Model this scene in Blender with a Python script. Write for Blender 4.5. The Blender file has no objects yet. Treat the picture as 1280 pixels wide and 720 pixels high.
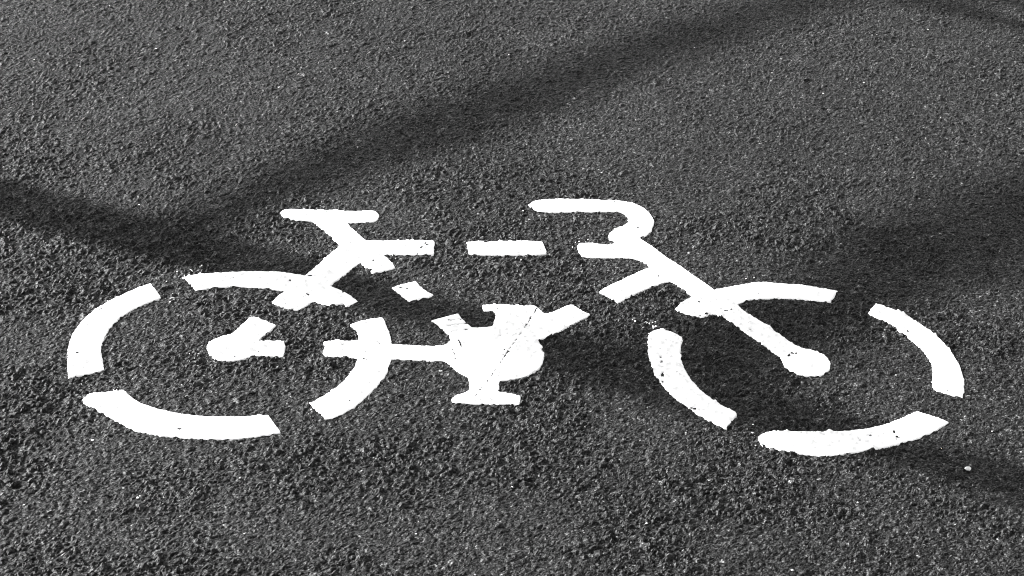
import bpy, math
import numpy as np
from mathutils import Matrix, Vector

scene = bpy.context.scene
COL = scene.collection

# ------------------------------------------------------------------ camera
CAM_H, F_PX = 1.6, 2600.0                    # eye height (m), focal length in pixels of a 1280 wide picture
PITCH, ROLL = 0.52212, 0.0522
cp, sp = math.cos(PITCH), math.sin(PITCH)
cr, sr = math.cos(ROLL), math.sin(ROLL)
right0, up0, fwd = Vector((1, 0, 0)), Vector((0, sp, cp)), Vector((0, cp, -sp))
right = right0 * cr + up0 * sr
up = up0 * cr - right0 * sr
cd = bpy.data.cameras.new('camera')
cam = bpy.data.objects.new('camera', cd)
COL.objects.link(cam)
m = Matrix.Identity(4)
for r in range(3):
    m[r][0], m[r][1], m[r][2] = right[r], up[r], -fwd[r]
m[2][3] = CAM_H
cam.matrix_world = m
cd.sensor_width = 36.0
cd.lens = 36.0 * F_PX / 1280.0
cd.clip_start, cd.clip_end = 0.05, 2000.0
scene.camera = cam


def ground(p):
    """photo pixel -> point on the ground plane"""
    p = np.asarray(p, float).reshape(-1, 2)
    u, v = (p[:, 0] - 640) / F_PX, -(p[:, 1] - 360) / F_PX
    u, v = cr * u - sr * v, sr * u + cr * v
    dy, dz = cp + v * sp, -sp + v * cp
    t = -CAM_H / dz
    return np.stack([u * t, dy * t], 1)


# ------------------------------------------------------------------ light
SUN_EL = math.radians(21.0)
SUN_AZ = math.radians(156.0)                 # direction towards the sun, from +X towards +Y
S = np.array([math.cos(SUN_AZ) * math.cos(SUN_EL), math.sin(SUN_AZ) * math.cos(SUN_EL), math.sin(SUN_EL)])
sd = bpy.data.lights.new('sun', 'SUN')
sd.energy, sd.angle, sd.color = 5.0, math.radians(0.53), (1, 1, 1)
so = bpy.data.objects.new('sun', sd)
COL.objects.link(so)
so.rotation_euler = Vector(-S).to_track_quat('-Z', 'Y').to_euler()
so.location = (-6, 6, 9)
world = bpy.data.worlds.new('World')
scene.world = world
world.use_nodes = True
wn, wl = world.node_tree.nodes, world.node_tree.links
wn.clear()
sky = wn.new('ShaderNodeTexSky')
sky.sky_type = 'NISHITA'
sky.sun_disc = False
sky.sun_elevation = SUN_EL
sky.sun_rotation = math.radians(90) - SUN_AZ   # measured from +Y, clockwise
bw = wn.new('ShaderNodeRGBToBW')               # black and white photograph
bg = wn.new('ShaderNodeBackground')
bg.inputs['Strength'].default_value = 0.10
wo = wn.new('ShaderNodeOutputWorld')
wl.new(sky.outputs[0], bw.inputs[0])
wl.new(bw.outputs[0], bg.inputs[0])
wl.new(bg.outputs[0], wo.inputs[0])
vs = scene.view_settings
vs.view_transform = 'Standard'
vs.look = 'None'
vs.gamma = 1.0
vs.use_curve_mapping = False
vs.exposure = 2.5
scene.cycles.filter_width = 1.0


# ------------------------------------------------------------------ helpers
def mesh_object(name, verts, faces, mat, parent=None, smooth=False):
    """numpy verts (n,3), faces (k,4) or (k,3)"""
    verts = np.ascontiguousarray(verts, np.float32)
    faces = np.ascontiguousarray(faces, np.int32)
    me = bpy.data.meshes.new(name)
    nf, k = faces.shape
    me.vertices.add(len(verts))
    me.vertices.foreach_set('co', verts.ravel())
    me.loops.add(nf * k)
    me.loops.foreach_set('vertex_index', faces.ravel())
    me.polygons.add(nf)
    me.polygons.foreach_set('loop_start', np.arange(0, nf * k, k, dtype=np.int32))
    me.polygons.foreach_set('use_smooth', np.full(nf, smooth, bool))
    me.update(calc_edges=True)
    me.materials.append(mat)
    o = bpy.data.objects.new(name, me)
    COL.objects.link(o)
    if parent:
        o.parent = parent
    return o


def material(name, rough=0.7, spec=0.4):
    mt = bpy.data.materials.new(name)
    mt.use_nodes = True
    b = mt.node_tree.nodes['Principled BSDF']
    b.inputs['Roughness'].default_value = rough
    b.inputs['Specular IOR Level'].default_value = spec
    return mt, mt.node_tree.nodes, mt.node_tree.links, b


def noise_node(n, l, scale, detail=3.0, rough=0.6):
    tc = n.new('ShaderNodeTexCoord')
    t = n.new('ShaderNodeTexNoise')
    t.inputs['Scale'].default_value = scale
    t.inputs['Detail'].default_value = detail
    t.inputs['Roughness'].default_value = rough
    l.new(tc.outputs['Object'], t.inputs['Vector'])
    return t


def ramp(n, l, src, stops):
    r = n.new('ShaderNodeValToRGB')
    e = r.color_ramp.elements
    while len(e) < len(stops):
        e.new(0.5)
    for el, (p, v) in zip(e, stops):
        el.position = p
        el.color = (v, v, v, 1)
    l.new(src, r.inputs[0])
    return r


# ------------------------------------------------------------------ asphalt relief
def hash01(i, j, s):
    """integer hash -> [0,1)"""
    h = (i.astype(np.int64) * 374761393 + j.astype(np.int64) * 668265263 + s * 1274126177) & 0xFFFFFFFF
    h = ((h ^ (h >> 13)) * 1274126177) & 0xFFFFFFFF
    h = ((h ^ (h >> 16)) * 2246822519) & 0xFFFFFFFF
    h ^= h >> 15
    return (h & 0xFFFFFF).astype(np.float32) / np.float32(0x1000000)


def vnoise(x, y, s):
    i, j = np.floor(x), np.floor(y)
    fx, fy = (x - i).astype(np.float32), (y - j).astype(np.float32)
    fx, fy = fx * fx * (3 - 2 * fx), fy * fy * (3 - 2 * fy)
    i, j = i.astype(np.int64), j.astype(np.int64)
    a, b = hash01(i, j, s), hash01(i + 1, j, s)
    c, d = hash01(i, j + 1, s), hash01(i + 1, j + 1, s)
    return (a + (b - a) * fx) * (1 - fy) + (c + (d - c) * fx) * fy


def fnoise(x, y, s, octaves=3):
    v, a, t = 0, 1.0, 0
    for k in range(octaves):
        v = v + a * vnoise(x * 2 ** k + 17.3 * k, y * 2 ** k - 9.1 * k, s + k)
        t += a
        a *= 0.55
    return v / t


def stones(x, y, c, s, keep, zamp, tilt, steep):
    """crushed aggregate: angular stones with tilted tops, one to a jittered cell of size c"""
    gx, gy = np.floor(x / c).astype(np.int64), np.floor(y / c).astype(np.int64)
    best = np.full(x.shape, -0.05, np.float32)
    tone = np.full(x.shape, 0.5, np.float32)
    for ox in (-1, 0, 1):
        for oy in (-1, 0, 1):
            i, j = gx + ox, gy + oy
            dx = (x - (i + hash01(i, j, s)) * c).astype(np.float32)
            dy = (y - (j + hash01(i, j, s + 1)) * c).astype(np.float32)
            r1, r2, r3, r4 = (hash01(i, j, s + k) for k in (2, 3, 4, 5))
            a = r1 * 6.2832
            poly = np.full(x.shape, -1, np.float32)
            for k in range(5):
                ang = a + k * 1.2566 + 0.5 * np.sin(r2 * 40 + k * 2.1)
                poly = np.maximum(poly, dx * np.cos(ang) + dy * np.sin(ang))
            rad = c * (0.22 + 0.38 * r3 * r3)
            td = r2 * 25.0
            h = zamp * (r4 - 0.5) + tilt * (r3 - 0.2) * (dx * np.cos(td) + dy * np.sin(td)) - steep * np.maximum(0, poly - rad)
            if keep < 1:
                h = np.where(hash01(i, j, s + 6) < keep, h, -0.05).astype(np.float32)
            t = h > best
            best = np.where(t, h, best)
            tone = np.where(t, hash01(i, j, s + 7), tone)
    return best, tone


def lumps(x, y, c, s, keep):
    """rounded stones standing proud: 0..1 dome height and tone"""
    gx, gy = np.floor(x / c).astype(np.int64), np.floor(y / c).astype(np.int64)
    best = np.zeros(x.shape, np.float32)
    tone = np.full(x.shape, 0.5, np.float32)
    for ox in (-1, 0, 1):
        for oy in (-1, 0, 1):
            i, j = gx + ox, gy + oy
            dx = (x - (i + hash01(i, j, s)) * c).astype(np.float32)
            dy = (y - (j + hash01(i, j, s + 1)) * c).astype(np.float32)
            a, q, r = hash01(i, j, s + 2) * 3.1416, hash01(i, j, s + 3), hash01(i, j, s + 4)
            u, v = dx * np.cos(a) + dy * np.sin(a), dy * np.cos(a) - dx * np.sin(a)
            rad = c * (0.28 + 0.30 * r)
            e = np.abs(u / rad) ** 2.4 + np.abs(v / (rad * (0.55 + 0.45 * q))) ** 2.4
            h = np.where(hash01(i, j, s + 5) < keep, (0.6 + 0.6 * r) * np.sqrt(np.maximum(0, 1 - e)), 0).astype(np.float32)
            t = h > best
            best = np.where(t, h, best)
            tone = np.where(t, hash01(i, j, s + 6), tone)
    return best, tone


def relief(x, y):
    """height (m) of the asphalt and the tone of the stone there"""
    coarse = np.clip((fnoise(x * 3.1, y * 3.1, 91) - 0.36) * 3.2, 0, 1)     # patches where more stone shows
    coarse = coarse * (0.3 + 0.35 * np.clip((3.25 - y) / 0.45, 0, 1))            # the nearer course was laid rougher
    h2, t2 = stones(x, y, 0.0046, 11, 1.0, 0.0010, 0.4, 0.9)
    h3, t3 = stones(x + 0.3, y, 0.0029, 41, 1.0, 0.0008, 0.5, 0.9)
    h1, t1 = stones(x, y + 0.7, 0.0110, 71, 0.35, 0.0026, 0.5, 1.1)
    h1 = h1 - 0.0014 + 0.0016 * coarse
    mid = np.maximum(h2 * (0.6 + 0.55 * coarse), h3 - 0.0004)
    h = np.maximum(np.maximum(mid, h1), -0.0032)
    tone = np.where(h1 >= mid, t1, np.where(h2 * (0.6 + 0.55 * coarse) >= h3 - 0.0004, t2, t3))
    h = h + 0.0006 * (fnoise(x * 300, y * 300, 131, 2) - 0.5) + 0.0018 * coarse * (fnoise(x * 85, y * 85, 141, 2) - 0.5)
    # clumps of proud stone with open pits between them, in patches
    clump = np.clip((fnoise(x * 7.0 + 3.7, y * 7.0, 191, 2) - 0.40) * 4.0, 0, 1) * (0.35 + 0.65 * np.clip((3.4 - y) / 0.6, 0, 1))
    for cs, seed, keep, amp in ((0.0046, 81, 0.38, 0.0013), (0.0078, 101, 0.36, 0.0020), (0.0120, 121, 0.20, 0.0024)):
        d4, t4 = lumps(x, y, cs, seed, keep)
        h = h + amp * (0.55 + 0.7 * clump) * d4
        tone = np.where(d4 > 0.15, 0.25 + 0.45 * t4 + 0.2 * tone, tone)
    pit = np.clip((fnoise(x * 62, y * 62, 201, 2) - 0.64) * 7.0, 0, 1) * clump
    h = h - 0.0012 * pit
    h = h + 0.0026 * (fnoise(x * 26, y * 26, 151, 3) - 0.5) * (0.5 + coarse) + 0.0022 * (fnoise(x * 5, y * 5, 171, 2) - 0.5)
    return h.astype(np.float32), tone.astype(np.float32)


def graded(lo, hi, step0, step1, far_lo, far_hi):
    """fine from lo to hi, then growing cells out to far_lo / far_hi"""
    v = [lo]
    while v[-1] < hi:
        t = (v[-1] - lo) / (hi - lo)
        v.append(v[-1] + step0 + (step1 - step0) * t)
    s = step1
    while v[-1] < far_hi:
        s *= 1.02 if s < 0.010 else 1.13
        v.append(v[-1] + s)
    w, s = [lo], step0
    while w[-1] > far_lo:
        s *= 1.02 if s < 0.010 else 1.13
        w.append(w[-1] - s)
    return np.array(w[:0:-1] + v)


xs = graded(-1.06, 1.06, 0.0020, 0.0020, -3.6, 40.0)
ys = graded(2.0, 4.1, 0.0020, 0.0038, -40.0, 40.0)
X, Y = np.meshgrid(xs, ys)
Hh, T = relief(X, Y)
cell = np.maximum(np.gradient(xs)[None, :], np.gradient(ys)[:, None])
detail = np.clip(1.8 - cell / 0.009, 0, 1).astype(np.float32)      # relief fades out where the mesh gets coarse
Z = Hh * detail
T = 0.52 + (T - 0.52) * detail
ny, nx = X.shape
idx = np.arange(nx * ny, dtype=np.int32).reshape(ny, nx)
quads = np.stack([idx[:-1, :-1], idx[:-1, 1:], idx[1:, 1:], idx[1:, :-1]], -1).reshape(-1, 4)

mat_asphalt, n, l, b = material('asphalt', 0.55, 0.1)
at = n.new('ShaderNodeAttribute')
at.attribute_name = 'stone_tone'
tone_r = ramp(n, l, at.outputs['Fac'], [(0.0, 0.0045), (0.45, 0.0085), (0.8, 0.020), (1.0, 0.060)])
grit = noise_node(n, l, 520.0, 3.0, 0.75)
grit_r = ramp(n, l, grit.outputs['Fac'], [(0.32, 0.55), (0.68, 1.45)])
tcv = n.new('ShaderNodeTexCoord')
vor = n.new('ShaderNodeTexVoronoi')               # single grains of the sand between the stones
vor.inputs['Scale'].default_value = 470.0
l.new(tcv.outputs['Object'], vor.inputs['Vector'])
sep = n.new('ShaderNodeSeparateColor')
l.new(vor.outputs['Color'], sep.inputs[0])
vor_r = ramp(n, l, sep.outputs[0], [(0.0, 0.35), (0.6, 0.72), (0.86, 1.5), (1.0, 4.8)])
spec_r = ramp(n, l, sep.outputs[1], [(0.0, 0.02), (0.6, 0.06), (1.0, 0.30)])
# beyond the finely built area the same roughness comes from the shader instead of the mesh
dt = n.new('ShaderNodeAttribute')
dt.attribute_name = 'mesh_detail'
sm_r = n.new('ShaderNodeMapRange'); sm_r.inputs['To Min'].default_value = 0.45
sm = n.new('ShaderNodeMath'); sm.operation = 'MULTIPLY'
l.new(spec_r.outputs[0], sm.inputs[0]); l.new(dt.outputs['Fac'], sm_r.inputs[0]); l.new(sm_r.outputs[0], sm.inputs[1])
l.new(sm.outputs[0], b.inputs['Specular IOR Level'])
rm = n.new('ShaderNodeMapRange')
rm.inputs['To Min'].default_value = 0.75
rm.inputs['To Max'].default_value = 0.55
l.new(dt.outputs['Fac'], rm.inputs['Value'])
l.new(rm.outputs[0], b.inputs['Roughness'])
mul3 = n.new('ShaderNodeMix'); mul3.data_type = 'RGBA'; mul3.blend_type = 'MULTIPLY'; mul3.inputs['Factor'].default_value = 1
patch = noise_node(n, l, 2.3, 4.0, 0.6)
patch_r = ramp(n, l, patch.outputs['Fac'], [(0.3, 0.82), (0.7, 1.18)])
mul = n.new('ShaderNodeMix'); mul.data_type = 'RGBA'; mul.blend_type = 'MULTIPLY'; mul.inputs['Factor'].default_value = 1
mul2 = n.new('ShaderNodeMix'); mul2.data_type = 'RGBA'; mul2.blend_type = 'MULTIPLY'; mul2.inputs['Factor'].default_value = 1
l.new(tone_r.outputs[0], mul.inputs['A']); l.new(grit_r.outputs[0], mul.inputs['B'])
l.new(mul.outputs['Result'], mul2.inputs['A']); l.new(patch_r.outputs[0], mul2.inputs['B'])
l.new(mul2.outputs['Result'], mul3.inputs['A']); l.new(vor_r.outputs[0], mul3.inputs['B'])
l.new(mul3.outputs['Result'], b.inputs['Base Color'])
bn = noise_node(n, l, 560.0, 3.0, 0.7)
bump = n.new('ShaderNodeBump')
bump.inputs['Strength'].default_value = 1.0
bump.inputs['Distance'].default_value = 0.0011
l.new(bn.outputs['Fac'], bump.inputs['Height'])
inv_d = n.new('ShaderNodeMath'); inv_d.operation = 'SUBTRACT'
inv_d.inputs[0].default_value = 1.0
l.new(dt.outputs['Fac'], inv_d.inputs[1])
bn2 = noise_node(n, l, 190.0, 3.0, 0.7)
bump2 = n.new('ShaderNodeBump')
bump2.inputs['Distance'].default_value = 0.0045
l.new(inv_d.outputs[0], bump2.inputs['Strength'])
l.new(bn2.outputs['Fac'], bump2.inputs['Height'])
l.new(bump.outputs[0], bump2.inputs['Normal'])
l.new(bump2.outputs[0], b.inputs['Normal'])

asphalt = mesh_object('asphalt_pavement', np.stack([X, Y, Z], -1).reshape(-1, 3), quads, mat_asphalt)
asphalt['kind'] = 'structure'
asphalt['label'] = 'coarse dark asphalt pavement with grainy stones'
attr = asphalt.data.attributes.new('stone_tone', 'FLOAT', 'POINT')
attr.data.foreach_set('value', T.ravel())
attr = asphalt.data.attributes.new('mesh_detail', 'FLOAT', 'POINT')
attr.data.foreach_set('value', detail.ravel())

# bare soil and grass beyond the pavement edge, to the horizon
mat_soil, n, l, b = material('verge_soil', 0.95, 0.1)
t = noise_node(n, l, 6.0, 8.0, 0.7)
r = ramp(n, l, t.outputs['Fac'], [(0.3, 0.015), (0.7, 0.05)])
l.new(r.outputs[0], b.inputs['Base Color'])
g = 900.0
verge = mesh_object('verge', [(-g, -g, -0.035), (g, -g, -0.035), (g, g, -0.035), (-g, g, -0.035)], [(0, 1, 2, 3)], mat_soil)
verge['kind'] = 'structure'

# ------------------------------------------------------------------ painted bicycle symbol
# outlines read off six enlargements of the photograph: (x0, y0, scale)
VIEWS = {1: (60, 320, 3), 2: (330, 240, 4), 3: (370, 360, 3.2), 4: (640, 230, 4), 5: (790, 340, 960 / 280), 6: (920, 340, 3), 7: (560, 280, 6.4)}


def px(view, pts):
    ox, oy, s = VIEWS[view]
    return [(ox + x / s, oy + y / s) for x, y in pts]


arc_a = px(1, [(78, 460), (74, 420), (72, 385), (76, 345), (85, 310), (105, 275), (135, 240), (170, 208), (215, 178), (260, 155), (310, 132), (350, 116), (385, 105), (400, 125), (418, 145), (425, 158), (385, 172), (340, 190), (300, 212), (265, 238), (238, 265), (218, 295), (205, 325), (200, 355), (202, 385), (208, 410), (212, 430), (180, 437), (140, 447), (100, 456)])
arc_b = px(1, [(130, 545), (150, 522), (180, 515), (230, 512), (265, 508), (283, 505), (310, 530), (345, 553), (390, 570), (440, 583), (500, 595), (560, 602), (620, 605), (680, 605), (740, 602), (790, 598), (825, 597), (840, 615), (855, 640), (870, 655), (868, 665), (820, 673), (760, 682), (700, 688), (620, 690), (550, 688), (480, 683), (430, 679), (370, 668), (320, 655), (280, 635), (240, 612), (200, 588), (160, 568), (138, 555)])
seat_piece = px(1, [(505, 85), (560, 72), (620, 66), (700, 60), (780, 58)]) + px(2, [(0, 400), (50, 400), (100, 405), (150, 412), (205, 423), (245, 390), (300, 340), (350, 297), (383, 270), (350, 243), (300, 195), (265, 165), (240, 145), (200, 145), (150, 143), (110, 137), (88, 120), (82, 105), (90, 93), (120, 88), (200, 88), (300, 92), (400, 94), (480, 97), (540, 97), (560, 100), (574, 115), (575, 130), (562, 146), (535, 152), (480, 153), (440, 157), (420, 160), (440, 180), (470, 210), (500, 238), (515, 245), (600, 246), (700, 244), (800, 244), (850, 245), (855, 265), (850, 290), (848, 315), (800, 316), (700, 316), (640, 316), (597, 318), (615, 335), (640, 355), (658, 378), (640, 385), (600, 395), (560, 405), (540, 408), (520, 385), (495, 370), (470, 363), (440, 385), (400, 420), (360, 450), (330, 472), (370, 488), (420, 512), (455, 535), (471, 553), (450, 562), (410, 578), (400, 560), (380, 562), (350, 570), (325, 575), (290, 562), (250, 550), (225, 558), (205, 575), (185, 588), (165, 595), (120, 585), (80, 572), (45, 558), (42, 552), (60, 535), (85, 515), (105, 500), (60, 492), (30, 487), (0, 482)]) + px(1, [(780, 120), (700, 117), (640, 119), (600, 123), (555, 130), (540, 115), (525, 98)])
diamond = px(2, [(640, 480), (680, 466), (720, 458), (760, 448), (775, 465), (800, 490), (825, 505), (845, 515), (840, 525), (800, 533), (760, 545), (725, 553), (700, 530), (670, 508)])
crank_piece = px(3, [(218, 148), (260, 135), (310, 125), (345, 122), (360, 145), (372, 175), (380, 205), (384, 228), (420, 230), (480, 235), (540, 233), (590, 232), (618, 215), (618, 195), (590, 170), (560, 148), (538, 132), (560, 125), (600, 117), (640, 105), (650, 105), (665, 125), (685, 145), (705, 158), (740, 158), (780, 158), (792, 150), (795, 130), (798, 105), (790, 95), (750, 92), (745, 72), (800, 70), (870, 73), (950, 77), (960, 78), (975, 92), (995, 106), (1020, 103), (1050, 90), (1080, 75), (1100, 70), (1120, 77), (1150, 98), (1175, 108), (1170, 118), (1130, 135), (1080, 162), (1030, 188), (1000, 203), (970, 214), (985, 235), (993, 262), (990, 290), (975, 320), (950, 342), (915, 360), (870, 370), (815, 375), (812, 395), (810, 418), (840, 425), (870, 428), (893, 435), (897, 455), (896, 473), (850, 470), (780, 468), (720, 466), (650, 463), (622, 460), (625, 445), (630, 438), (660, 428), (690, 415), (697, 405), (693, 385), (690, 365), (665, 350), (640, 330), (610, 305), (595, 295), (540, 294), (480, 290), (420, 288), (380, 287), (372, 320), (358, 355), (330, 390), (290, 430), (245, 470), (205, 495), (165, 513), (135, 525), (118, 527), (105, 512), (75, 485), (50, 465), (100, 440), (150, 410), (190, 375), (220, 340), (240, 310), (246, 285), (200, 281), (140, 279), (115, 275), (105, 262), (118, 240), (112, 222), (150, 215), (190, 218), (240, 213), (252, 208), (248, 185), (235, 165)])
hub_piece = px(1, [(690, 297), (720, 270), (745, 245), (765, 234), (800, 242), (855, 262), (835, 283), (805, 305), (787, 322), (830, 325), (885, 324), (890, 345), (885, 365), (880, 382), (830, 380), (775, 376), (740, 388), (700, 396), (660, 398), (625, 390), (605, 372), (595, 350), (600, 332), (620, 317), (650, 308)])
mid_tube = px(7, [(150, 152), (170, 147), (285, 142), (295, 152), (330, 147), (430, 146), (500, 142), (640, 142), (755, 150), (768, 175), (780, 200), (785, 240), (770, 248), (690, 256), (560, 258), (430, 257), (330, 260), (250, 256), (175, 250), (165, 215)])
fork_piece = px(4, [(83, 108), (95, 93), (130, 83), (200, 78), (300, 77), (400, 80), (500, 83), (560, 87), (610, 98), (650, 118), (685, 145), (706, 175), (710, 200), (700, 232), (685, 250), (665, 265), (640, 275), (680, 300), (740, 345), (800, 385), (860, 425), (920, 468)]) + px(5, [(330, 62), (355, 78), (400, 68), (450, 60), (500, 52), (525, 45), (600, 48), (680, 53), (750, 60), (820, 72), (880, 85), (870, 100), (850, 130), (800, 128), (720, 120), (650, 115), (580, 116), (520, 120), (480, 128), (447, 142), (490, 175), (540, 205), (600, 245), (660, 290), (720, 328), (760, 335), (810, 352), (840, 375), (853, 405), (845, 425), (815, 445), (770, 450), (720, 445), (680, 430), (655, 410), (643, 385), (640, 372), (600, 345), (540, 300), (480, 260), (430, 222), (385, 192), (355, 183), (325, 188), (295, 200), (250, 188), (210, 175), (188, 160), (210, 140), (235, 122), (257, 108), (235, 88), (205, 65), (180, 48), (160, 43), (110, 58), (60, 78)]) + px(4, [(620, 555), (570, 580), (530, 598), (510, 588), (470, 562), (433, 545), (480, 515), (540, 490), (600, 460), (660, 430), (693, 420), (670, 400), (645, 385), (610, 375), (550, 372), (480, 372), (400, 372), (350, 362), (335, 345), (325, 315), (335, 300), (360, 298), (420, 300), (480, 310), (515, 300), (505, 288), (485, 280), (480, 262), (490, 245), (520, 228), (560, 212), (585, 195), (578, 170), (560, 150), (530, 142), (480, 142), (400, 143), (300, 143), (200, 147), (140, 143), (105, 130)])
arc_c = px(5, [(75, 262), (95, 248), (125, 243), (165, 255), (200, 270), (218, 290), (208, 320), (206, 350), (212, 390), (230, 430), (260, 475), (300, 515), (345, 550), (400, 582), (445, 603), (450, 620), (440, 632), (420, 650), (405, 675), (370, 660), (330, 640), (280, 615), (230, 580), (190, 550), (150, 510), (115, 470), (90, 425), (75, 380), (66, 330), (66, 295)])
arc_d = px(6, [(80, 622), (105, 605), (135, 600), (200, 597), (290, 600), (370, 602), (440, 598), (510, 588), (570, 573), (620, 553), (655, 535), (680, 527), (720, 538), (760, 550), (795, 565), (780, 577), (750, 595), (710, 615), (660, 635), (600, 652), (530, 668), (460, 678), (390, 688), (320, 693), (260, 688), (200, 680), (150, 670), (115, 655), (90, 640)])
arc_e = px(6, [(498, 155), (510, 135), (525, 120), (560, 127), (600, 145), (660, 175), (710, 208), (755, 245), (795, 285), (825, 325), (845, 370), (855, 410), (855, 450), (850, 475), (830, 470), (790, 460), (755, 450), (738, 440), (735, 425), (738, 390), (735, 350), (715, 315), (690, 285), (650, 250), (605, 215), (560, 190), (520, 170)])

# each stencilled patch with the bicycle parts it shows: (name, centre line, radius)
PIECES = [
    (arc_a, [('wheel_arc', [(100, 450), (140, 380), (200, 360)], 0)]),
    (arc_b, [('wheel_arc', [(110, 500), (340, 540)], 0)]),
    (seat_piece, [('wheel_arc', [(235, 348), (300, 349), (355, 353), (400, 368), (445, 380)], 4),
                  ('seat_stay', [(350, 382), (438, 316)], 0), ('seat_post', [(412, 280), (440, 308)], 0),
                  ('saddle', [(355, 269), (472, 271)], 0), ('top_tube', [(468, 310), (543, 310)], 2),
                  ('seat_tube', [(450, 318), (487, 335)], 0)]),
    (diamond, [('seat_tube', [(490, 358), (540, 370)], 0)]),
    (crank_piece, [('wheel_arc', [(455, 395), (472, 430), (455, 470), (395, 515)], 6),
                   ('chain_stay', [(405, 437), (565, 441)], 0), ('seat_tube', [(550, 400), (580, 420)], 3),
                   ('pedal', [(608, 387), (672, 388)], 4), ('pedal', [(568, 501), (650, 502)], 0),
                   ('crank_arm', [(640, 395), (632, 410)], 0), ('crank_arm', [(605, 485), (610, 490)], 4),
                   ('chainring', [(600, 445), (650, 445)], 38), ('down_tube', [(684, 412), (735, 390)], 2)]),
    (hub_piece, [('wheel_hub', [(287, 438), (295, 436)], 18), ('seat_stay', [(318, 416), (338, 403)], 0),
                 ('chain_stay', [(325, 437), (355, 437)], 0)]),
    (mid_tube, [('top_tube', [(590, 311), (680, 311)], 0)]),
    (fork_piece, [('handlebar', [(670, 258), (780, 258), (805, 275), (790, 292), (768, 296)], 2),
                  ('top_tube', [(725, 312), (785, 313)], 0), ('down_tube', [(755, 372), (830, 342)], 0),
                  ('fork', [(808, 310), (890, 370), (985, 438)], 3), ('wheel_hub', [(1000, 452), (1015, 456)], 14),
                  ('wheel_arc', [(850, 385), (895, 375), (960, 360), (1040, 368)], 0)]),
    (arc_c, [('wheel_arc', [(830, 420), (900, 520)], 0)]),
    (arc_d, [('wheel_arc', [(950, 550), (1170, 530)], 0)]),
    (arc_e, [('wheel_arc', [(1095, 390), (1190, 490)], 0)]),
]
# hairline cracks in the paint: (pixel polyline, share of it that is open)
CRACKS = [([(672, 386), (655, 412), (632, 444), (612, 474), (594, 496)], 0.62),
          ([(825, 414), (826, 445), (828, 478)], 0.36), ([(828, 452), (829, 484)], 0.35),
          ([(556, 402), (580, 399)], 0.6), ([(560, 408), (590, 404)], 0.7), ([(565, 415), (585, 412)], 0.6),
          ([(570, 422), (582, 440), (578, 452)], 0.5), ([(566, 437), (572, 450)], 0.5), ([(428, 432), (427, 440)], 0.3),
          ([(277, 353), (297, 346)], 0.65), ([(404, 268), (412, 267)], 0.5), ([(507, 304), (508, 309)], 0.4),
          ([(500, 360), (530, 364)], 0.35), ([(822, 338), (824, 352)], 0.5), ([(472, 428), (478, 432)], 0.8), ([(455, 450), (462, 451)], 0.8)]
# stencil leaks: white grains beside the paint: (pixel, reach in m, strength)
LEAKS = [((813, 406), 0.016, 0.9), ((812, 420), 0.012, 0.7), ((947, 545), 0.014, 0.9), ((950, 556), 0.010, 0.7), ((208, 372), 0.014, 0.7),
         ((238, 344), 0.016, 0.8), ((118, 500), 0.010, 0.4), ((655, 324), 0.008, 0.9), ((726, 306), 0.010, 0.8), ((690, 402), 0.012, 0.5),
         ((152, 488), 0.012, 0.5), ((240, 448), 0.012, 0.5), ((585, 315), 0.010, 0.6), ((1180, 560), 0.008, 0.4), ((343, 540), 0.010, 0.5),
         ((940, 354), 0.010, 0.5), ((388, 515), 0.010, 0.5), ((568, 500), 0.010, 0.5), ((486, 322), 0.008, 0.6), ((660, 262), 0.008, 0.5)]


def seg_dist(P, poly, closed):
    Q = np.asarray(poly, float)
    A, B = (Q, np.roll(Q, -1, 0)) if closed else (Q[:-1], Q[1:])
    d = np.full(len(P), 1e9)
    for a, c in zip(A, B):
        e = c - a
        t = np.clip(((P - a) @ e) / max(e @ e, 1e-12), 0, 1)
        d = np.minimum(d, np.hypot(*(P - a - t[:, None] * e).T))
    return d


def rounded(Q):
    """round the shallow bends of an outline, keep its real corners"""
    for _ in range(2):
        out = []
        for a, p, c in zip(np.roll(Q, 1, 0), Q, np.roll(Q, -1, 0)):
            u, w = p - a, c - p
            turn = abs(math.atan2(u[0] * w[1] - u[1] * w[0], u @ w))
            if turn < 0.75:
                out += [p - 0.25 * u, p + 0.25 * w]
            else:
                out.append(p)
        Q = np.array(out)
    return Q


def inside(P, poly):
    Q = np.asarray(poly, float)
    r = np.zeros(len(P), bool)
    for a, c in zip(Q, np.roll(Q, -1, 0)):
        if a[1] == c[1]:
            continue
        k = (a[1] > P[:, 1]) != (c[1] > P[:, 1])
        r ^= k & (P[:, 0] < (c[0] - a[0]) * (P[:, 1] - a[1]) / (c[1] - a[1]) + a[0])
    return r


def blur(a, k):
    for ax in (0, 1):
        c = np.cumsum(np.pad(a, [(k + 1, k) if i == ax else (0, 0) for i in (0, 1)], mode='edge'), axis=ax, dtype=np.float64)
        a = (np.take(c, range(2 * k + 1, c.shape[ax]), ax) - np.take(c, range(0, c.shape[ax] - 2 * k - 1), ax)) / (2 * k + 1)
    return a


def sheet_height(x, y):
    """height of the asphalt mesh itself (bilinear between its vertices)"""
    i = np.clip(np.searchsorted(xs, x) - 1, 0, nx - 2)
    j = np.clip(np.searchsorted(ys, y) - 1, 0, ny - 2)
    fx, fy = (x - xs[i]) / (xs[i + 1] - xs[i]), (y - ys[j]) / (ys[j + 1] - ys[j])
    return (Z[j, i] * (1 - fx) + Z[j, i + 1] * fx) * (1 - fy) + (Z[j + 1, i] * (1 - fx) + Z[j + 1, i + 1] * fx) * fy


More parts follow.
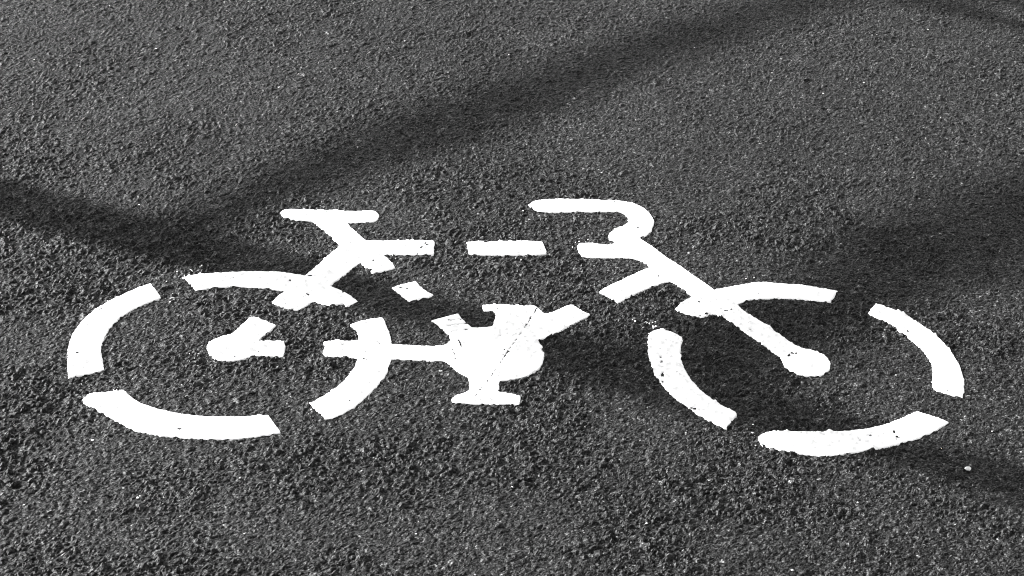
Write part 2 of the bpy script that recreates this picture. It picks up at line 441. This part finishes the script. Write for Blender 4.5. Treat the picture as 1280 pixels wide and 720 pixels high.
mat_paint, n, l, b = material('road_paint', 0.6, 0.4)
t = noise_node(n, l, 90.0, 4.0, 0.6)
r = ramp(n, l, t.outputs['Fac'], [(0.3, 0.81), (0.7, 0.85)])
l.new(r.outputs[0], b.inputs['Base Color'])

symbol = bpy.data.objects.new('bicycle_symbol', None)
COL.objects.link(symbol)
base = ground([(640, 440)])[0]
symbol.location = (base[0], base[1], 0)
symbol['label'] = 'white painted bicycle symbol with broken wheel rings on the dark asphalt'
symbol['category'] = 'road marking'
ORIGIN = np.array([base[0], base[1], 0])

STEP = 0.0014
allpts = np.vstack([ground(p[0]) for p in PIECES])
lo, hi = allpts.min(0) - 0.03, allpts.max(0) + 0.03
GX, GY = np.arange(lo[0], hi[0], STEP), np.arange(lo[1], hi[1], STEP)
gx, gy = np.meshgrid(GX, GY)
gh = sheet_height(gx, gy)
gl = blur(blur(gh, 5), 5)                     # levelled by the paint filling the hollows
fill = np.maximum(gl + 0.0012, gh + 0.0007)
fill = np.maximum(blur(blur(fill, 2), 2), gh + 0.0008)
worn = fnoise(gx * 55, gy * 55, 211, 3)
fill = np.where(worn > 0.76, gl + 0.0006, fill)           # thin spots: single stones look through
spot = hash01(np.floor(gx / 0.0021).astype(np.int64), np.floor(gy / 0.0021).astype(np.int64), 231)
fill = np.where((spot > 0.9985) & (worn > 0.45), gh - 0.0006, fill)
raggedness = 0.0028 * (fnoise(gx * 190, gy * 190, 251, 3) - 0.5) + 0.0014 * (fnoise(gx * 40, gy * 40, 271, 2) - 0.5)
flat = np.stack([gx.ravel(), gy.ravel()], 1)
crackgap = np.zeros(gx.shape, bool)
for line, share in CRACKS:
    g2 = ground(line)
    l0, h0 = g2.min(0) - 0.01, g2.max(0) + 0.01
    sel = np.where((flat[:, 0] > l0[0]) & (flat[:, 0] < h0[0]) & (flat[:, 1] > l0[1]) & (flat[:, 1] < h0[1]))[0]
    wob = 0.0018 * (fnoise(flat[sel, 0] * 120, flat[sel, 1] * 120, 291, 2) - 0.5)
    op = vnoise(flat[sel, 0] * 210, flat[sel, 1] * 210, 311) > 1 - share
    k = (np.abs(seg_dist(flat[sel], g2, False) + wob) < 0.00105) & op
    crackgap.ravel()[sel[k]] = True
fill = np.where(crackgap, gh - 0.0009, fill)

taken = np.zeros(gx.shape, bool)
for outline, parts in PIECES:
    poly = rounded(ground(outline))
    l0, h0 = poly.min(0) - 0.008, poly.max(0) + 0.008
    i0, i1 = np.searchsorted(GX, (l0[0], h0[0]))
    j0, j1 = np.searchsorted(GY, (l0[1], h0[1]))
    sub = (slice(j0, j1), slice(i0, i1))
    P = np.stack([gx[sub].ravel(), gy[sub].ravel()], 1)
    sd_ = seg_dist(P, poly, True) * np.where(inside(P, poly), 1, -1)
    sd_ = sd_.reshape(gx[sub].shape) + raggedness[sub]
    z = fill[sub] - 0.0045 * np.clip((0.0004 - sd_) / 0.0018, 0, 1) ** 1.5
    z = np.where(sd_ < 0.0004, np.minimum(z, fill[sub]), z)
    keepv = sd_ > -0.0022
    taken[sub] |= sd_ > 0
    q = keepv[:-1, :-1] & keepv[1:, :-1] & keepv[:-1, 1:] & keepv[1:, 1:]
    # nearest bicycle part owns the quad
    segs = []
    for name, line, rad in parts:
        segs.append(seg_dist(P, ground(line), False).reshape(z.shape) - rad / 950.0)
    owner = np.argmin(np.stack(segs), 0)[:-1, :-1]
    h_, w_ = z.shape
    vid = np.arange(h_ * w_).reshape(h_, w_)
    for k, (name, line, rad) in enumerate(parts):
        jj, ii = np.where(q & (owner == k))
        f = np.stack([vid[jj, ii], vid[jj, ii + 1], vid[jj + 1, ii + 1], vid[jj + 1, ii]], 1)
        used, inv = np.unique(f, return_inverse=True)
        v = np.concatenate([P[used], z.ravel()[used][:, None]], 1) - ORIGIN
        mesh_object(name, v, inv.reshape(-1, 4), mat_paint, symbol, smooth=True)

# white grains that leaked under the stencil and sit on the stones beside it
leak = np.zeros(gx.shape)
for p, reach, strength in LEAKS:
    c = ground([p])[0]
    leak = np.maximum(leak, strength * np.exp(-((gx - c[0]) ** 2 + (gy - c[1]) ** 2) / reach ** 2))
grain = (hash01(np.floor(gx / 0.0022).astype(np.int64), np.floor(gy / 0.0022).astype(np.int64), 331) < leak * 0.36) & (gh > gl - 0.0001) & ~taken
gz = gh + np.where(grain, 0.0005, -0.0010)
kv = grain | np.roll(grain, 1, 0) | np.roll(grain, -1, 0) | np.roll(grain, 1, 1) | np.roll(grain, -1, 1)
q = kv[:-1, :-1] & kv[1:, :-1] & kv[:-1, 1:] & kv[1:, 1:]
vid = np.arange(gx.size).reshape(gx.shape)
jj, ii = np.where(q)
f = np.stack([vid[jj, ii], vid[jj, ii + 1], vid[jj + 1, ii + 1], vid[jj + 1, ii]], 1)
used, inv = np.unique(f, return_inverse=True)
v = np.stack([gx.ravel()[used], gy.ravel()[used], gz.ravel()[used]], 1) - ORIGIN
sp_ = mesh_object('paint_spatter', v, inv.reshape(-1, 4), mat_paint, symbol)
sp_['kind'] = 'stuff'

# ------------------------------------------------------------------ pale stone chips
rng = np.random.default_rng(5)
mat_chip, n, l, b = material('pale_stone', 0.6, 0.4)
t = noise_node(n, l, 500.0, 3.0, 0.6)
r = ramp(n, l, t.outputs['Fac'], [(0.3, 0.40), (0.7, 0.65)])
l.new(r.outputs[0], b.inputs['Base Color'])


def chip_mesh(rad, squash=0.7):
    """angular stone: jittered icosahedron-like ring stack"""
    v, f = [], []
    rings = [(-0.75, 0.55), (-0.1, 1.0), (0.55, 0.72)]
    k = 7
    for zz, rr in rings:
        a0 = rng.random()
        for i in range(k):
            a = 6.2832 * (i + a0) / k
            q_ = rad * rr * (0.75 + 0.45 * rng.random())
            v.append((q_ * math.cos(a) * 1.15, q_ * math.sin(a) * 0.85, rad * squash * (zz + 0.2 * rng.random())))
    v.append((0, 0, rad * squash * 0.75)); v.append((0, 0, -rad * squash))
    for ring in range(2):
        for i in range(k):
            a, c = ring * k + i, ring * k + (i + 1) % k
            f += [(a, c, c + k), (a, c + k, a + k)]
    for i in range(k):
        f.append((2 * k + i, 2 * k + (i + 1) % k, 3 * k))
        f.append(((i + 1) % k, i, 3 * k + 1))
    return np.array(v), np.array(f)


chips = [(195, 62, 3), (235, 82, 2), (137, 8, 2.2), (1080, 103, 2.6), (1029, 117, 2.6), (965, 91, 2), (1160, 38, 2), (1090, 45, 2.0),
         (116, 551, 3.2), (172, 623, 3.2), (990, 713, 3), (175, 621, 2), (1096, 44, 1.6), (43, 75, 2.2), (506, 52, 2.6), (752, 216, 2.2),
         (100, 83, 2), (174, 257, 2), (447, 184, 2.2), (560, 92, 2), (636, 70, 1.8), (868, 60, 1.6), (1010, 550, 2), (1072, 629, 2),
         (735, 300, 1.8), (30, 632, 1.8), (640, 610, 2), (520, 668, 2), (808, 655, 2.2), (300, 600, 1.8), (1240, 540, 1.6), (1120, 470, 1.8)]
V, Fc, off = [], [], 0
for x, y, rr in chips:
    gp = ground([(x, y)])[0]
    v, f = chip_mesh(rr * 0.00062)
    zz = sheet_height(np.array([gp[0]]), np.array([gp[1]]))[0]
    V.append(v + (gp[0], gp[1], zz + 0.0006)); Fc.append(f + off); off += len(v)
ch = mesh_object('stone_chips', np.vstack(V), np.vstack(Fc), mat_chip)
ch['kind'] = 'stuff'
ch['label'] = 'tiny pale stone chips scattered in the asphalt'
ch['category'] = 'stone chips'
gp = ground([(1210, 588)])[0]
zz = sheet_height(np.array([gp[0]]), np.array([gp[1]]))[0]
v, f = chip_mesh(0.0044, 0.62)
peb = mesh_object('pebble', v, f, mat_chip)
peb.location = (gp[0], gp[1], zz + 0.0012)
peb['label'] = 'small white pebble in the shadow right of the front wheel'
peb['category'] = 'pebble'

# ------------------------------------------------------------------ bare tree left of the frame; its trunk and limbs shade the pavement
mat_bark, n, l, b = material('bark', 0.9, 0.2)
t = noise_node(n, l, 18.0, 6.0, 0.7)
r = ramp(n, l, t.outputs['Fac'], [(0.3, 0.06), (0.7, 0.16)])
l.new(r.outputs[0], b.inputs['Base Color'])
bump = n.new('ShaderNodeBump'); bump.inputs['Distance'].default_value = 0.02
l.new(t.outputs['Fac'], bump.inputs['Height']); l.new(bump.outputs[0], b.inputs['Normal'])
TAN = math.tan(SUN_EL)
sun_xy = np.array([math.cos(SUN_AZ), math.sin(SUN_AZ)])
g0 = ground([(0, 250)])[0]
FOOT = g0 + sun_xy * 3.8                      # foot of the trunk
tree = bpy.data.objects.new('bare_tree', None)
COL.objects.link(tree)
tree.location = (FOOT[0], FOOT[1], -0.035)
tree['label'] = 'bare leafless tree beside the pavement, whose limbs throw the soft shadows'
tree['category'] = 'tree'
TORIG = np.array([FOOT[0], FOOT[1], -0.035])


def tube(name, pts, radii, parent, sides=10, seed=0):
    pts, radii = np.asarray(pts, float), np.asarray(radii, float)
    rg = np.random.default_rng(seed)
    # resample with a slight wobble
    d = np.r_[0, np.cumsum(np.linalg.norm(np.diff(pts, axis=0), axis=1))]
    k = max(6, int(d[-1] / 0.09))
    s = np.linspace(0, d[-1], k)
    c = np.stack([np.interp(s, d, pts[:, a]) for a in range(3)], 1)
    rr = np.interp(s, d, radii) * (1 + 0.10 * rg.standard_normal(k))
    for _ in range(2):
        c[1:-1] = (c[:-2] + 2 * c[1:-1] + c[2:]) / 4
    T_ = np.gradient(c, axis=0)
    T_ /= np.linalg.norm(T_, axis=1)[:, None]
    ref = np.array([0.31, 0.77, 0.2])
    U = np.cross(T_, ref); U /= np.linalg.norm(U, axis=1)[:, None]
    W = np.cross(T_, U)
    a = np.linspace(0, 2 * math.pi, sides, endpoint=False)
    v = c[:, None] + rr[:, None, None] * (np.cos(a)[None, :, None] * U[:, None] + np.sin(a)[None, :, None] * W[:, None])
    i = np.arange(k * sides).reshape(k, sides)
    f = np.stack([i[:-1], np.roll(i, -1, 1)[:-1], np.roll(i, -1, 1)[1:], i[1:]], -1).reshape(-1, 4)
    return mesh_object(name, v.reshape(-1, 3) - TORIG, f, mat_bark, parent, smooth=True)


def lift(pix, heights):
    """the point at each height whose shadow falls on that pixel's ground point"""
    g_ = ground(pix)
    h_ = np.asarray(heights, float)
    return np.concatenate([g_ + sun_xy * (h_ / TAN)[:, None], h_[:, None]], 1)


def trunk_height(p):
    return float(np.linalg.norm(ground([p])[0] - FOOT)) * TAN


A = [(0, 252), (180, 292), (330, 337), (470, 362), (620, 405), (760, 462), (900, 502), (1020, 530), (1160, 578), (1280, 606)]
ha = [trunk_height(p) for p in A]
trunk_pts = np.vstack([[FOOT[0], FOOT[1], -0.2], [FOOT[0] + .02, FOOT[1] + .02, 0.5], [FOOT[0] - .01, FOOT[1] + .02, 1.0], lift(A, ha)])
top = trunk_pts[-1]
trunk_pts = np.vstack([trunk_pts, top + (0.10, 0.02, 0.7), top + (0.05, -0.05, 1.5)])
trunk_r = [0.17, 0.12, 0.085, 0.068, 0.066, 0.058, 0.052, 0.045, 0.060, 0.062, 0.056, 0.058, 0.066, 0.04, 0.010]
tube('trunk', trunk_pts, trunk_r, tree, 14, 1)
B = [(215, 300), (300, 250), (420, 205), (520, 170), (620, 135), (720, 97), (800, 68), (900, 35), (1000, 5), (1120, -35)]
hb = np.linspace(trunk_height((215, 300)), trunk_height((215, 300)) + 0.6, len(B))
tube('limb', lift(B, hb), [0.026, 0.021, 0.025, 0.032, 0.034, 0.031, 0.030, 0.030, 0.028, 0.02], tree, 10, 2)
Cc = [(800, 480), (900, 445), (980, 405), (1090, 350), (1180, 310), (1290, 262), (1400, 215)]
hc = np.linspace(trunk_height((800, 480)), trunk_height((800, 480)) + 0.5, len(Cc))
tube('limb', lift(Cc, hc), [0.05, 0.048, 0.044, 0.044, 0.048, 0.052, 0.045], tree, 10, 3)
for k, (line, h0_, r0_) in enumerate([([(1060, -14), (1140, 6), (1280, 28), (1400, 52)], 2.12, 0.023),
                                      ([(1130, -30), (1230, -4), (1300, 10), (1420, 40)], 2.15, 0.028),
                                      ([(1120, -35), (1190, 12), (1310, 46), (1430, 70)], 2.16, 0.022)]):
    tube('twig', lift(line, np.linspace(h0_, h0_ + 0.35, len(line))), [r0_, r0_, r0_ * .8, r0_ * .4], tree, 6, 10 + k)
# limbs whose shadows fall outside the picture
for k, (h0_, dx, dy, dz, r0_) in enumerate([(0.75, -0.8, 0.5, 0.3, 0.05), (0.9, -0.9, 0.2, 0.3, 0.045), (2.6, -0.5, 0.3, 1.1, 0.026), (2.9, 0.2, -0.5, 1.0, 0.024)]):
    z_ = trunk_pts[:, 2]
    st = np.array([np.interp(h0_, z_, trunk_pts[:, 0]), np.interp(h0_, z_, trunk_pts[:, 1]), h0_])
    e = np.array([dx, dy, dz])
    tube('limb', [st, st + e * .4 + (0, 0, .05), st + e * .8, st + e * 1.2], [r0_, r0_ * .8, r0_ * .5, r0_ * .2], tree, 8, 20 + k)
